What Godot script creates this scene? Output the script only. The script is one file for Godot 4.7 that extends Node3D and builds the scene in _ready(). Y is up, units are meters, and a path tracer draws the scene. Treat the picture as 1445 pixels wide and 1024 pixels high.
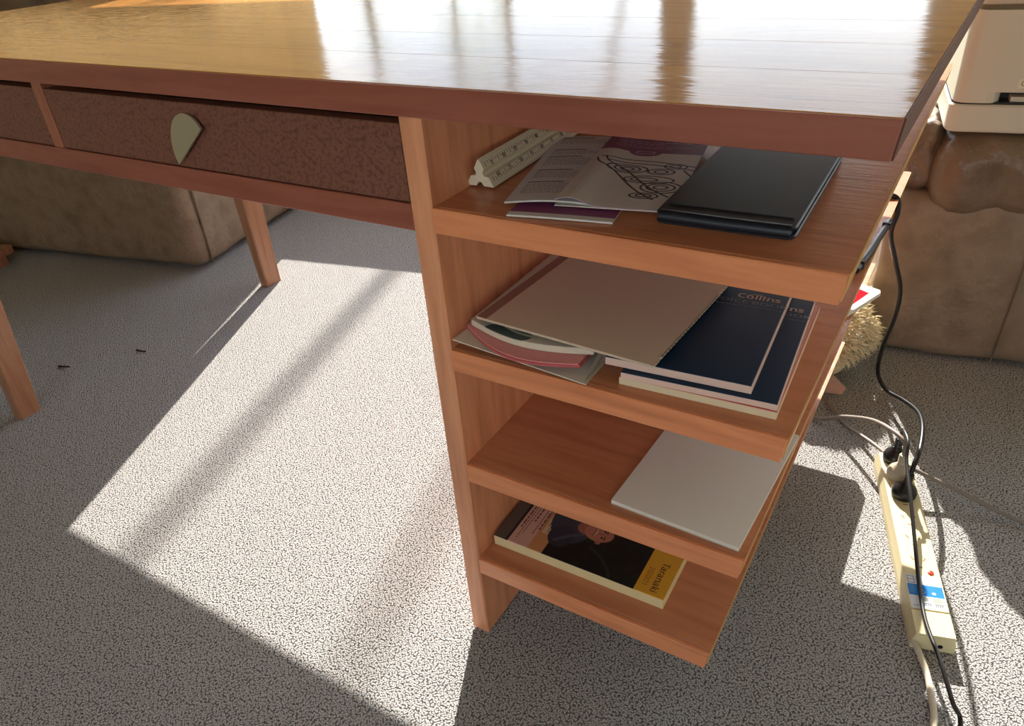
extends Node3D

# ---------------------------------------------------------------- helpers
var used := {}
var SUN_DIR := Vector3(0.44, -0.678, 1.0)      # the way the sunlight travels

func V(x: float, y: float, z: float) -> Vector3:
	return Vector3(x, y, z)

func S(r: int, g: int, b: int) -> Color:
	return Color(r / 255.0, g / 255.0, b / 255.0)

func numbered(called: String) -> String:
	var n: int = used.get(called, 0)
	used[called] = n + 1
	return called if n == 0 else "%s_%03d" % [called, n]

func tag(o: Node3D, label: String, category: String, group := "", kind := "") -> Node3D:
	o.set_meta("label", label)
	o.set_meta("category", category)
	if group != "":
		o.set_meta("group", group)
	if kind != "":
		o.set_meta("kind", kind)
	return o

func thing(called: String, label: String, category: String, at := Vector3.ZERO, turn_deg := 0.0, group := "", kind := "") -> Node3D:
	var o := Node3D.new()
	o.name = numbered(called)
	add_child(o)
	o.position = at
	o.rotation_degrees.y = turn_deg
	tag(o, label, category, group, kind)
	return o

func whole(o: Node3D) -> Transform3D:
	var t := o.transform
	var p = o.get_parent()
	while p != null and p != self and p is Node3D:
		t = p.transform * t
		p = p.get_parent()
	return t

# a mesh under a thing; world = its vertices are in world coordinates
func part(called: String, st, mat: Material, parent: Node3D, world := false) -> MeshInstance3D:
	var o := MeshInstance3D.new()
	o.name = called
	o.mesh = st.commit() if st is SurfaceTool else st
	o.material_override = mat
	o.cast_shadow = GeometryInstance3D.SHADOW_CASTING_SETTING_ON
	parent.add_child(o, true)
	if world:
		o.transform = whole(parent).affine_inverse()
	return o

func mb() -> SurfaceTool:
	var st := SurfaceTool.new()
	st.begin(Mesh.PRIMITIVE_TRIANGLES)
	return st

func tri(st: SurfaceTool, a: Vector3, b: Vector3, c: Vector3, na: Vector3, nb: Vector3, nc: Vector3, ua := Vector2.ZERO, ub := Vector2.ZERO, uc := Vector2.ZERO) -> void:
	var n := (b - a).cross(c - a)
	if n.length_squared() < 1e-18:
		return
	var flip := n.dot(na + nb + nc) > 0.0
	st.set_normal(na); st.set_uv(ua); st.add_vertex(a)
	if flip:
		st.set_normal(nc); st.set_uv(uc); st.add_vertex(c)
		st.set_normal(nb); st.set_uv(ub); st.add_vertex(b)
	else:
		st.set_normal(nb); st.set_uv(ub); st.add_vertex(b)
		st.set_normal(nc); st.set_uv(uc); st.add_vertex(c)

func flat(st: SurfaceTool, a: Vector3, b: Vector3, c: Vector3, out: Vector3, ua := Vector2.ZERO, ub := Vector2.ZERO, uc := Vector2.ZERO) -> void:
	var n := (b - a).cross(c - a)
	if n.length_squared() < 1e-18:
		return
	n = n.normalized()
	if n.dot(out) < 0.0:
		n = -n
	tri(st, a, b, c, n, n, n, ua, ub, uc)

func quad(st: SurfaceTool, a: Vector3, b: Vector3, c: Vector3, d: Vector3, out: Vector3) -> void:
	flat(st, a, b, c, out); flat(st, a, c, d, out)

func inset(p: PackedVector2Array, by: float) -> PackedVector2Array:
	var r := PackedVector2Array()
	var n := p.size()
	for i in n:
		var e1 := (p[i] - p[(i + n - 1) % n]).normalized()
		var e2 := (p[(i + 1) % n] - p[i]).normalized()
		var n1 := Vector2(-e1.y, e1.x)
		var n2 := Vector2(-e2.y, e2.x)
		var m := n1 + n2
		r.append(p[i] + m * (by / maxf(0.3, 1.0 + n1.dot(n2))))
	return r

# a counter-clockwise outline in local XY pushed from z = lo to hi with chamfered rims
func extrude(st: SurfaceTool, poly: PackedVector2Array, lo: float, hi: float, bev := 0.0, xf := Transform3D.IDENTITY) -> SurfaceTool:
	var p := poly
	if Geometry2D.is_polygon_clockwise(p):
		p.reverse()
	var box := Rect2(p[0], Vector2.ZERO)
	for q in p:
		box = box.expand(q)
	var ins := inset(p, bev) if bev > 0.0 else p
	var rings: Array
	if bev > 0.0:
		rings = [[ins, lo], [p, lo + bev], [p, hi - bev], [ins, hi]]
	else:
		rings = [[p, lo], [p, hi]]
	var n := p.size()
	var uv := func(q: Vector2) -> Vector2: return Vector2((q.x - box.position.x) / box.size.x, 1.0 - (q.y - box.position.y) / box.size.y)
	for k in rings.size() - 1:
		var a: PackedVector2Array = rings[k][0]
		var b: PackedVector2Array = rings[k + 1][0]
		var za: float = rings[k][1]
		var zb: float = rings[k + 1][1]
		for i in n:
			var j := (i + 1) % n
			var e := p[j] - p[i]
			var out := xf.basis * V(e.y, -e.x, 0.0)
			if bev > 0.0 and k != 1:
				out = out.normalized() + xf.basis * V(0, 0, -1 if k == 0 else 1)
			var A := xf * V(a[i].x, a[i].y, za)
			var B := xf * V(a[j].x, a[j].y, za)
			var C := xf * V(b[j].x, b[j].y, zb)
			var D := xf * V(b[i].x, b[i].y, zb)
			flat(st, A, B, C, out, uv.call(a[i]), uv.call(a[j]), uv.call(b[j]))
			flat(st, A, C, D, out, uv.call(a[i]), uv.call(b[j]), uv.call(b[i]))
	for e in [[rings[0], -1.0], [rings[rings.size() - 1], 1.0]]:
		var c: PackedVector2Array = e[0][0]
		var z: float = e[0][1]
		var idx := Geometry2D.triangulate_polygon(c)
		var out := xf.basis * V(0, 0, e[1])
		for k in range(0, idx.size(), 3):
			var i := idx[k]
			var j := idx[k + 1]
			var l := idx[k + 2]
			flat(st, xf * V(c[i].x, c[i].y, z), xf * V(c[j].x, c[j].y, z), xf * V(c[l].x, c[l].y, z), out, uv.call(c[i]), uv.call(c[j]), uv.call(c[l]))
	return st

const LIE := Basis(Vector3(1, 0, 0), Vector3(0, 0, -1), Vector3(0, 1, 0))   # outline (x, -z), pushed up y

func rect(x0: float, y0: float, x1: float, y1: float) -> PackedVector2Array:
	return PackedVector2Array([Vector2(x0, y0), Vector2(x1, y0), Vector2(x1, y1), Vector2(x0, y1)])

func rrect(x0: float, y0: float, x1: float, y1: float, r: float, seg := 4) -> PackedVector2Array:
	var p := PackedVector2Array()
	for c in [[x1 - r, y0 + r, -90.0], [x1 - r, y1 - r, 0.0], [x0 + r, y1 - r, 90.0], [x0 + r, y0 + r, 180.0]]:
		for k in seg + 1:
			var a := deg_to_rad(c[2] + 90.0 * k / seg)
			p.append(Vector2(c[0] + r * cos(a), c[1] + r * sin(a)))
	return p

func box(st: SurfaceTool, lo: Vector3, hi: Vector3, bev := 0.002) -> SurfaceTool:
	return extrude(st, rect(lo.x, lo.y, hi.x, hi.y), lo.z, hi.z, minf(bev, 0.45 * minf(hi.z - lo.z, minf(hi.x - lo.x, hi.y - lo.y))))

# a soft box: rounded by r, cut finely and pushed along its normals by bump(p, n)
func puff(st: SurfaceTool, centre: Vector3, half: Vector3, r: float, cuts: int, bump: Callable, xf := Transform3D.IDENTITY) -> SurfaceTool:
	var ax := [[0, 1, 2], [1, 2, 0], [2, 0, 1]]
	for a in ax:
		for s in [-1.0, 1.0]:
			var grid := []
			for i in cuts + 1:
				var row := []
				for j in cuts + 1:
					var u := sin((float(i) / cuts - 0.5) * PI)
					var w := sin((float(j) / cuts - 0.5) * PI)
					var c := Vector3.ZERO
					c[a[0]] = s * half[a[0]]
					c[a[1]] = lerpf(2.0 * i / cuts - 1.0, u, 0.35) * half[a[1]]
					c[a[2]] = lerpf(2.0 * j / cuts - 1.0, w, 0.35) * half[a[2]]
					var inner := c.clamp(-half + Vector3.ONE * r, half - Vector3.ONE * r)
					var n := (c - inner).normalized()
					var q := inner + n * r
					row.append(q + n * float(bump.call(q, n)))
				grid.append(row)
			for i in cuts:
				for j in cuts:
					var q := []
					var nn := []
					for d in [[0, 0], [1, 0], [1, 1], [0, 1]]:
						var ii: int = i + d[0]
						var jj: int = j + d[1]
						var du: Vector3 = grid[mini(ii + 1, cuts)][jj] - grid[maxi(ii - 1, 0)][jj]
						var dv: Vector3 = grid[ii][mini(jj + 1, cuts)] - grid[ii][maxi(jj - 1, 0)]
						var n: Vector3 = du.cross(dv).normalized() * s
						if ii == 0 or jj == 0 or ii == cuts or jj == cuts:
							var c: Vector3 = grid[ii][jj]
							var inner := c.clamp(-half + Vector3.ONE * r, half - Vector3.ONE * r)
							n = (c - inner).normalized()
						q.append(xf * (centre + grid[ii][jj]))
						nn.append((xf.basis * n).normalized())
					tri(st, q[0], q[1], q[2], nn[0], nn[1], nn[2])
					tri(st, q[0], q[2], q[3], nn[0], nn[2], nn[3])
	return st

func spline(pts: Array, per := 6) -> Array:
	var out := []
	for i in pts.size() - 1:
		var a: Vector3 = pts[maxi(i - 1, 0)]
		var b: Vector3 = pts[i]
		var c: Vector3 = pts[i + 1]
		var d: Vector3 = pts[mini(i + 2, pts.size() - 1)]
		for k in per:
			out.append(b.cubic_interpolate(c, a, d, float(k) / per))
	out.append(pts[pts.size() - 1])
	return out

func tube(st: SurfaceTool, path: Array, r0: float, r1 := -1.0, sides := 10) -> SurfaceTool:
	if r1 < 0.0:
		r1 = r0
	var rings := []
	var up := V(0.31, 0.87, 0.23).normalized()
	var n := path.size()
	for i in n:
		var t: Vector3 = (path[mini(i + 1, n - 1)] - path[maxi(i - 1, 0)]).normalized()
		up = (up - t * up.dot(t)).normalized()
		var s := t.cross(up)
		var r := lerpf(r0, r1, float(i) / (n - 1))
		var ring := []
		for k in sides:
			var a := TAU * k / sides
			var d := up * cos(a) + s * sin(a)
			ring.append([path[i] + d * r, d])
		rings.append(ring)
	for i in n - 1:
		for k in sides:
			var a = rings[i][k]
			var b = rings[i][(k + 1) % sides]
			var c = rings[i + 1][(k + 1) % sides]
			var d = rings[i + 1][k]
			tri(st, a[0], b[0], c[0], a[1], b[1], c[1])
			tri(st, a[0], c[0], d[0], a[1], c[1], d[1])
	for e in [0, n - 1]:
		var t: Vector3 = path[0] - path[1] if e == 0 else path[n - 1] - path[n - 2]
		for k in sides:
			flat(st, path[e], rings[e][k][0], rings[e][(k + 1) % sides][0], t)
	return st

# profile of (radius, height) turned round the local y axis
func lathe(st: SurfaceTool, prof: Array, xf: Transform3D, sides := 24) -> SurfaceTool:
	for i in prof.size() - 1:
		var p: Vector2 = prof[i]
		var q: Vector2 = prof[i + 1]
		var m := Vector2(q.y - p.y, p.x - q.x)
		for k in sides:
			var a := TAU * k / sides
			var b := TAU * (k + 1) / sides
			var A := xf * V(p.x * cos(a), p.y, p.x * sin(a))
			var B := xf * V(p.x * cos(b), p.y, p.x * sin(b))
			var C := xf * V(q.x * cos(b), q.y, q.x * sin(b))
			var D := xf * V(q.x * cos(a), q.y, q.x * sin(a))
			var na := (xf.basis * V(m.x * cos(a), m.y, m.x * sin(a))).normalized()
			var nb := (xf.basis * V(m.x * cos(b), m.y, m.x * sin(b))).normalized()
			tri(st, A, B, C, na, nb, nb)
			tri(st, A, C, D, na, nb, na)
	return st

# four-sided post from one rectangle (centre, half sizes) to another
func post(st: SurfaceTool, c0: Vector3, h0: Vector2, c1: Vector3, h1: Vector2, bev := 0.003) -> SurfaceTool:
	var ring := func(c: Vector3, h: Vector2) -> Array:
		var r := []
		for k in [[-1, -1, 1, 0], [1, -1, -1, 0], [1, -1, 0, 1], [1, 1, 0, -1], [1, 1, -1, 0], [-1, 1, 1, 0], [-1, 1, 0, -1], [-1, -1, 0, 1]]:
			r.append(c + V(k[0] * h.x + k[2] * bev, 0, k[1] * h.y + k[3] * bev))
		return r
	var a: Array = ring.call(c0, h0)
	var b: Array = ring.call(c1, h1)
	for i in 8:
		var j := (i + 1) % 8
		quad(st, a[i], a[j], b[j], b[i], (a[i] + a[j]) * 0.5 - c0)
		flat(st, c0, a[i], a[j], c0 - c1)
		flat(st, c1, b[i], b[j], c1 - c0)
	return st

# ---------------------------------------------------------------- materials
func ramp(cols: Array, offs: Array) -> Gradient:
	var g := Gradient.new()
	g.colors = PackedColorArray(cols)
	g.offsets = PackedFloat32Array(offs)
	return g

func noise(kind: int, freq: float, seed_: int, oct := 4) -> FastNoiseLite:
	var n := FastNoiseLite.new()
	n.noise_type = kind
	n.frequency = freq
	n.seed = seed_
	n.fractal_octaves = oct
	n.fractal_type = FastNoiseLite.FRACTAL_FBM
	return n

func ntex(n: FastNoiseLite, size: int, g: Gradient = null, bump := 0.0) -> NoiseTexture2D:
	var t := NoiseTexture2D.new()
	t.width = size
	t.height = size
	t.seamless = true
	t.noise = n
	if g:
		t.color_ramp = g
	if bump > 0.0:
		t.as_normal_map = true
		t.bump_strength = bump
	return t

func plain(c: Color, rough := 0.6, metal := 0.0) -> StandardMaterial3D:
	var m := StandardMaterial3D.new()
	m.albedo_color = c
	m.roughness = rough
	m.metallic = metal
	return m

var wood_tex: NoiseTexture2D
var wood_fine: NoiseTexture2D
var burl_tex: NoiseTexture2D
var grain_nm: NoiseTexture2D

# wood with its grain along axis 0, 1 or 2
func wood(tint: Color, axis: int, rough: float, shift := 0.0, tex: Texture2D = null) -> StandardMaterial3D:
	var m := plain(tint, rough)
	m.albedo_texture = tex if tex else wood_tex
	m.uv1_triplanar = true
	m.uv1_triplanar_sharpness = 8.0
	var sc := V(5.0, 5.0, 5.0)
	sc[axis] = 0.45
	m.uv1_scale = sc
	m.uv1_offset = V(shift, shift * 1.7, shift * 0.6)
	m.normal_enabled = true
	m.normal_texture = grain_nm
	m.normal_scale = 0.1
	return m

func printed(img: Image, rough := 0.5) -> StandardMaterial3D:
	var m := plain(Color.WHITE, rough)
	img.generate_mipmaps()
	m.albedo_texture = ImageTexture.create_from_image(img)
	return m

func glass_pane() -> StandardMaterial3D:
	var m := plain(Color(1, 1, 1, 0.04), 0.02)
	m.transparency = BaseMaterial3D.TRANSPARENCY_ALPHA
	return m

# ---------------------------------------------------------------- drawing on print
func sheet(w: int, h: int, c: Color) -> Image:
	var i := Image.create_empty(w, h, false, Image.FORMAT_RGB8)
	i.fill(c)
	return i

func ell(im: Image, cx: float, cy: float, rx: float, ry: float, c: Color, rot := 0.0) -> void:
	var R := maxf(rx, ry) + 1.0
	for y in range(maxi(0, int(cy - R)), mini(im.get_height(), int(cy + R) + 1)):
		for x in range(maxi(0, int(cx - R)), mini(im.get_width(), int(cx + R) + 1)):
			var d := Vector2(x + 0.5 - cx, y + 0.5 - cy).rotated(-rot)
			var k := Vector2(d.x / rx, d.y / ry).length()
			var a := clampf((1.0 - k) * minf(rx, ry) + 0.5, 0.0, 1.0)
			if a > 0.0:
				im.set_pixel(x, y, im.get_pixel(x, y).lerp(c, a))

func stroke(im: Image, pts: Array, r: float, c: Color) -> void:
	for i in pts.size() - 1:
		var a: Vector2 = pts[i]
		var b: Vector2 = pts[i + 1]
		var n := int(a.distance_to(b) / maxf(0.6 * r, 0.6)) + 1
		for k in n:
			var p := a.lerp(b, float(k) / n)
			ell(im, p.x, p.y, r, r, c)

func arc(cx: float, cy: float, rx: float, ry: float, a0: float, a1: float, n := 24) -> Array:
	var r := []
	for k in n + 1:
		var a := deg_to_rad(lerpf(a0, a1, float(k) / n))
		r.append(Vector2(cx + rx * cos(a), cy + ry * sin(a)))
	return r

# lines of small print: words as short strokes
func small_print(im: Image, x: int, y: int, w: int, lines: int, pitch: int, h: int, c: Color, rng: RandomNumberGenerator, down := false) -> void:
	for k in lines:
		var at := 0
		var stop := w if k < lines - 1 else int(w * rng.randf_range(0.4, 0.8))
		while at < stop:
			var len_ := rng.randi_range(2 * h, 6 * h)
			len_ = mini(len_, stop - at)
			if down:
				im.fill_rect(Rect2i(x - k * pitch, y + at, h, len_), c)
			else:
				im.fill_rect(Rect2i(x + at, y + k * pitch, len_, h), c)
			at += len_ + h

func lettering(called: String, text: String, high: float, mat: Material, parent: Node3D, xf: Transform3D, wide := 1.0) -> void:
	var t := TextMesh.new()
	var f := SystemFont.new()
	f.font_names = PackedStringArray(["Droid Sans"])
	t.font = f
	t.text = text
	t.font_size = 32
	t.pixel_size = high / 23.0
	t.depth = 0.0002
	t.curve_step = 2.0
	var o := MeshInstance3D.new()
	o.name = called
	o.mesh = t
	o.material_override = mat
	parent.add_child(o, true)
	o.transform = xf * Transform3D(Basis.from_scale(V(wide, 1, 1)), Vector3.ZERO)

# ---------------------------------------------------------------- the scene
const H := [0.634, 0.473, 0.313, 0.153]        # tops of the four shelves
const T := 0.0262
const BACK := -0.745

func width_at(y: float) -> float:
	return 0.308 + 0.1453 * (y - H[3])

func _ready() -> void:
	set_camera_and_light()
	make_materials()
	room()
	outdoors()
	desk()
	sofa()
	ottoman()
	printer()
	top_shelf()
	second_shelf()
	lower_shelves()
	floor_things()

func set_camera_and_light() -> void:
	var cam := Camera3D.new()
	cam.name = "camera"
	cam.position = V(0.438, 0.889, 0.541)
	cam.rotation_degrees = V(-32.304, 33.64, -4.744)
	cam.fov = 51.68
	cam.near = 0.02
	cam.far = 200.0
	add_child(cam)
	cam.current = true

	var sky_mat := ProceduralSkyMaterial.new()
	sky_mat.sky_top_color = Color(0.58, 0.65, 0.74)
	sky_mat.sky_horizon_color = Color(0.75, 0.77, 0.75)
	sky_mat.sky_curve = 0.12
	sky_mat.ground_horizon_color = Color(0.55, 0.55, 0.48)
	sky_mat.ground_bottom_color = Color(0.30, 0.31, 0.24)
	sky_mat.sky_energy_multiplier = 1.0
	var puffs := noise(FastNoiseLite.TYPE_SIMPLEX_SMOOTH, 0.012, 12, 4)
	sky_mat.sky_cover = ntex(puffs, 512, ramp([Color(0, 0, 0, 1), Color(0.26, 0.22, 0.13, 1), Color(0.42, 0.37, 0.25, 1)], [0.36, 0.52, 0.75]))
	sky_mat.sky_cover_modulate = Color(1, 1, 1, 1)
	var sky := Sky.new()
	sky.sky_material = sky_mat
	var env := Environment.new()
	env.background_mode = Environment.BG_SKY
	env.sky = sky
	env.background_energy_multiplier = 4.2
	env.tonemap_mode = Environment.TONE_MAPPER_LINEAR
	env.tonemap_exposure = 1.76
	env.sdfgi_enabled = true
	env.ssao_enabled = true
	env.ssil_enabled = true
	var we := WorldEnvironment.new()
	we.name = "world_environment"
	we.environment = env
	add_child(we)

	var sun := DirectionalLight3D.new()
	sun.name = "sun"
	sun.light_color = Color(1.0, 0.975, 0.935)
	sun.light_energy = 2.45
	sun.light_angular_distance = 0.53
	sun.shadow_enabled = true
	sun.basis = Basis.looking_at(SUN_DIR.normalized(), Vector3.UP)
	add_child(sun)

var M := {}

func make_materials() -> void:
	# streaked timber: the noise is squeezed across the grain by the triplanar scale
	wood_tex = ntex(noise(FastNoiseLite.TYPE_SIMPLEX_SMOOTH, 0.012, 7, 5), 512, ramp([S(214, 190, 172), S(236, 216, 198), S(248, 232, 216), S(226, 202, 184)], [0.0, 0.35, 0.62, 1.0]))
	burl_tex = ntex(noise(FastNoiseLite.TYPE_SIMPLEX_SMOOTH, 0.02, 21, 6), 512, ramp([S(132, 100, 88), S(160, 126, 112), S(182, 146, 128), S(146, 112, 98)], [0.1, 0.42, 0.6, 0.95]))
	grain_nm = ntex(noise(FastNoiseLite.TYPE_SIMPLEX, 0.05, 9, 3), 512, null, 3.0)
	var top_tints := [S(204, 154, 92), S(196, 146, 86), S(208, 158, 96)]
	for k in 3:
		var m := wood(top_tints[k], 0, 0.16, 0.31 * k)
		m.normal_scale = 0.05
		m.roughness = 0.13
		m.metallic_specular = 0.19
		M["top%d" % k] = m
	M.edge = wood(S(168, 106, 94), 0, 0.32, 0.4)
	M.divider = wood(S(186, 124, 100), 1, 0.4, 0.6)
	M.lit_front = wood(S(250, 172, 128), 0, 0.3, 0.7)  # shelf wood lightened to carry the light falling on the shelf fronts
	M.sunlit_wood = wood(S(246, 208, 140), 2, 0.35, 0.3)  # yellow tone stands in for sunlight on the shelf ends
	M.shelf = wood(S(216, 152, 116), 0, 0.3, 0.7)  # toned down to carry the shade on the shelf tops
	M.panel = wood(S(250, 186, 150), 1, 0.38, 0.2)
	M.dark_edge = wood(S(112, 62, 48), 2, 0.6, 0.1)
	M.rail = wood(S(168, 106, 92), 0, 0.35, 0.9)
	M.leg = wood(S(178, 138, 112), 1, 0.25, 0.5)
	M.burl = plain(S(200, 164, 154), 0.4)
	M.burl.albedo_texture = burl_tex
	M.burl.uv1_triplanar = true
	M.burl.uv1_scale = V(11, 14, 14)
	M.dark_wood = wood(S(120, 76, 56), 0, 0.6, 0.1)
	M.pull = plain(S(196, 192, 170), 0.4, 0.7)
	M.metal = plain(S(200, 196, 180), 0.3, 0.9)

	# carpet: pale loop pile, two scales of speckle
	var c := plain(Color.WHITE, 0.95)
	var pile := noise(FastNoiseLite.TYPE_CELLULAR, 0.045, 3, 2)
	pile.cellular_return_type = FastNoiseLite.RETURN_DISTANCE
	pile.cellular_jitter = 1.0
	pile.domain_warp_enabled = true
	pile.domain_warp_amplitude = 7.0
	pile.domain_warp_frequency = 0.03
	c.albedo_texture = ntex(pile, 1024, ramp([S(240, 236, 232), S(206, 202, 198), S(126, 123, 122), S(46, 45, 46)], [0.0, 0.32, 0.6, 0.94]))
	c.heightmap_enabled = true
	c.heightmap_texture = ntex(pile, 1024, ramp([Color.WHITE, S(200, 200, 200), Color.BLACK], [0.0, 0.4, 1.0]))
	c.heightmap_scale = 0.3
	c.uv1_triplanar = true
	c.uv1_world_triplanar = true
	c.uv1_scale = V(8.2, 8.2, 8.2)
	M.carpet = c

	M.wall = plain(S(238, 224, 196), 0.9)
	M.ceiling = plain(S(238, 232, 218), 0.9)
	M.white_paint = plain(S(232, 230, 222), 0.4)
	M.glass = glass_pane()

	var hide := ntex(noise(FastNoiseLite.TYPE_SIMPLEX_SMOOTH, 0.008, 5, 6), 512, ramp([S(132, 108, 86), S(152, 126, 102), S(162, 136, 112), S(144, 118, 94)], [0.05, 0.4, 0.65, 1.0]))
	var hide_nm := ntex(noise(FastNoiseLite.TYPE_SIMPLEX, 0.05, 6, 4), 512, null, 4.0)
	var l := plain(S(240, 244, 246), 0.55)
	l.albedo_texture = hide
	l.normal_enabled = true
	l.normal_texture = hide_nm
	l.normal_scale = 0.35
	l.uv1_triplanar = true
	l.uv1_scale = V(2.2, 2.2, 2.2)
	M.leather = l
	var l2: StandardMaterial3D = l.duplicate()
	l2.roughness = 0.38
	l2.albedo_color = S(200, 200, 198)
	M.leather_gloss = l2
	M.paper = plain(S(236, 228, 214), 0.8)
	M.cream_pages = plain(S(232, 212, 176), 0.85)
	M.pink_pages = plain(S(236, 200, 184), 0.85)
	M.navy = plain(S(24, 50, 74), 0.4)
	M.navy.metallic_specular = 0.3
	M.black_plastic = plain(S(22, 22, 25), 0.35)
	M.cream_plastic = plain(S(236, 224, 176), 0.4)
	M.grey_cord = plain(S(140, 128, 116), 0.5)
	M.cream_cord = plain(S(226, 214, 190), 0.5)
	M.ink = plain(S(40, 36, 36), 0.7)

func struct(called: String, st, mat: Material, label: String, category: String) -> MeshInstance3D:
	var o := part(called, st, mat, self)
	tag(o, label, category, "", "structure")
	return o

func room() -> void:
	var first := get_child_count()
	var x0 := -3.3
	var x1 := 2.9
	var z0 := -1.5
	var z1 := 2.4
	var hy := 2.45
	struct("floor", box(mb(), V(x0, -0.1, z0), V(x1, 0, z1), 0.0), M.carpet, "pale grey loop-pile carpet under the desk and sofas", "floor")
	struct("ceiling", box(mb(), V(x0 - 0.2, hy, z0 - 0.2), V(x1 + 0.2, hy + 0.15, z1 + 0.2), 0.0), M.ceiling, "plain off-white ceiling over the room", "ceiling")
	# the wall with the big window behind the desk
	var wx0 := -3.2
	var wx1 := 0.32
	var wy0 := 0.43
	var wy1 := 1.625
	var st := mb()
	box(st, V(x0 - 0.2, -0.1, z0 - 0.14), V(wx0, hy, z0), 0.0)
	box(st, V(wx1, -0.1, z0 - 0.14), V(0.75, hy, z0), 0.0)
	box(st, V(2.5, -0.1, z0 - 0.14), V(x1 + 0.2, hy, z0), 0.0)
	box(st, V(0.75, 2.1, z0 - 0.14), V(2.5, hy, z0), 0.0)
	box(st, V(0.75, -0.1, z0 - 0.14), V(2.5, 0.02, z0), 0.0)
	box(st, V(wx0, -0.1, z0 - 0.14), V(-0.43, wy0, z0), 0.0)
	box(st, V(wx0, wy1, z0 - 0.14), V(wx1, hy, z0), 0.0)
	box(st, V(-0.43, -0.1, z0 - 0.14), V(wx1, 0.02, z0), 0.0)
	struct("wall_back", st, M.wall, "cream wall round the window behind the desk", "wall")
	var zf := z0 - 0.09
	var w := thing("window_1", "wide white framed window behind the desk", "window", V((wx0 - 0.3) / 2, wy0, z0 - 0.07), 0, "", "structure")
	st = mb()
	box(st, V(wx0, wy0, zf), V(-0.43, wy0 + 0.04, zf + 0.05))
	box(st, V(wx0, wy1 - 0.05, zf), V(-0.43, wy1, zf + 0.05))
	box(st, V(wx0, wy0 + 0.04, zf), V(wx0 + 0.04, wy1 - 0.05, zf + 0.05))
	part("window_frame", st, M.white_paint, w, true)
	part("mullion", box(mb(), V(-0.43, 0.02, zf - 0.005), V(-0.335, wy1, zf + 0.06)), M.white_paint, w, true)
	part("pane", box(mb(), V(wx0 + 0.04, wy0 + 0.04, zf + 0.02), V(-0.43, wy1 - 0.05, zf + 0.024), 0.0), M.glass, w, true)
	part("window_sill", box(mb(), V(wx0 - 0.03, wy0 - 0.025, z0 - 0.02), V(-0.43, wy0, z0 + 0.035)), M.white_paint, w, true)
	var dr := thing("door_1", "white framed glazed door beside the window behind the desk", "door", V(0.016, 0.02, z0 - 0.07), 0, "", "structure")
	st = mb()
	box(st, V(-0.335, 0.02, zf), V(wx1, 0.09, zf + 0.05))
	box(st, V(-0.335, wy1 - 0.05, zf), V(wx1, wy1, zf + 0.05))
	box(st, V(wx1 - 0.04, 0.09, zf), V(wx1, wy1 - 0.05, zf + 0.05))
	part("door_frame", st, M.white_paint, dr, true)
	part("pane", box(mb(), V(-0.335, 0.09, zf + 0.02), V(wx1 - 0.04, wy1 - 0.05, zf + 0.024), 0.0), M.glass, dr, true)
	var d2 := thing("door_2", "unseen white framed garden doors added right of the ottoman for sun bounce", "door", V(1.625, 0.02, z0 - 0.07), 0, "", "structure")  # doors added out of view so sunlit carpet bounces light onto the shelves
	st = mb()
	box(st, V(0.75, 0.02, zf), V(2.5, 0.09, zf + 0.05))
	box(st, V(0.75, 2.04, zf), V(2.5, 2.1, zf + 0.05))
	for x in [0.75, 1.6, 2.45]:
		box(st, V(x, 0.09, zf), V(x + 0.05, 2.04, zf + 0.05))
	part("door_frame", st, M.white_paint, d2, true)
	part("pane", box(mb(), V(0.8, 0.09, zf + 0.02), V(1.6, 2.04, zf + 0.024), 0.0), M.glass, d2, true)
	part("pane", box(mb(), V(1.65, 0.09, zf + 0.02), V(2.45, 2.04, zf + 0.024), 0.0), M.glass, d2, true)
	# a drawn curtain over the left end of the window
	var cu := thing("curtain", "pale translucent curtain drawn over the left end of the window", "curtain", V(-2.39, 1.75, z0 + 0.07))
	var cloth := plain(S(236, 216, 180), 0.9)
	cloth.backlight_enabled = true
	cloth.backlight = Color(0.56, 0.49, 0.37)
	cloth.cull_mode = BaseMaterial3D.CULL_DISABLED
	st = mb()
	for k in 170:
		var q := []
		for e in [0, 1]:
			var u: float = (k + e) / 170.0
			q.append(V(-3.26 + 1.712 * u, 0, z0 + 0.07 + 0.025 * sin(u * 88.0) + 0.008 * sin(u * 31.0)))
		quad(st, q[0] + V(0, 0.03, 0), q[1] + V(0, 0.03, 0), q[1] + V(0, 1.75, 0), q[0] + V(0, 1.75, 0), V(0, 0, 1))
	part("cloth", st, cloth, cu, true)
	part("curtain_rail", box(mb(), V(-3.28, 1.75, z0 + 0.002), V(0.35, 1.79, z0 + 0.08), 0.003), M.white_paint, cu, true)
	# right wall, plain
	struct("wall_right", box(mb(), V(x1, -0.1, z0), V(x1 + 0.15, hy, z1), 0.0), M.wall, "plain cream wall on the right of the room", "wall")
	struct("wall_left", box(mb(), V(x0 - 0.15, -0.1, z0), V(x0, hy, z1), 0.0), M.wall, "plain cream wall on the left beyond the sofa", "wall")
	# front wall behind the viewer; its window is added for fill light
	st = mb()
	box(st, V(x0 - 0.15, -0.1, z1), V(-1.1, hy, z1 + 0.15), 0.0)
	box(st, V(0.7, -0.1, z1), V(x1 + 0.15, hy, z1 + 0.15), 0.0)
	box(st, V(-1.1, 1.7, z1), V(0.7, hy, z1 + 0.15), 0.0)
	box(st, V(-1.1, -0.1, z1), V(0.7, 0.45, z1 + 0.15), 0.0)
	struct("wall_front", st, M.wall, "cream wall behind the viewer round an added two-pane window", "wall")
	var w3 := thing("window_2", "unseen two-pane window added in the wall facing the desk for fill light", "window", V(-0.2, 0.45, z1 + 0.07), 0, "", "structure")
	st = mb()
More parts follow.
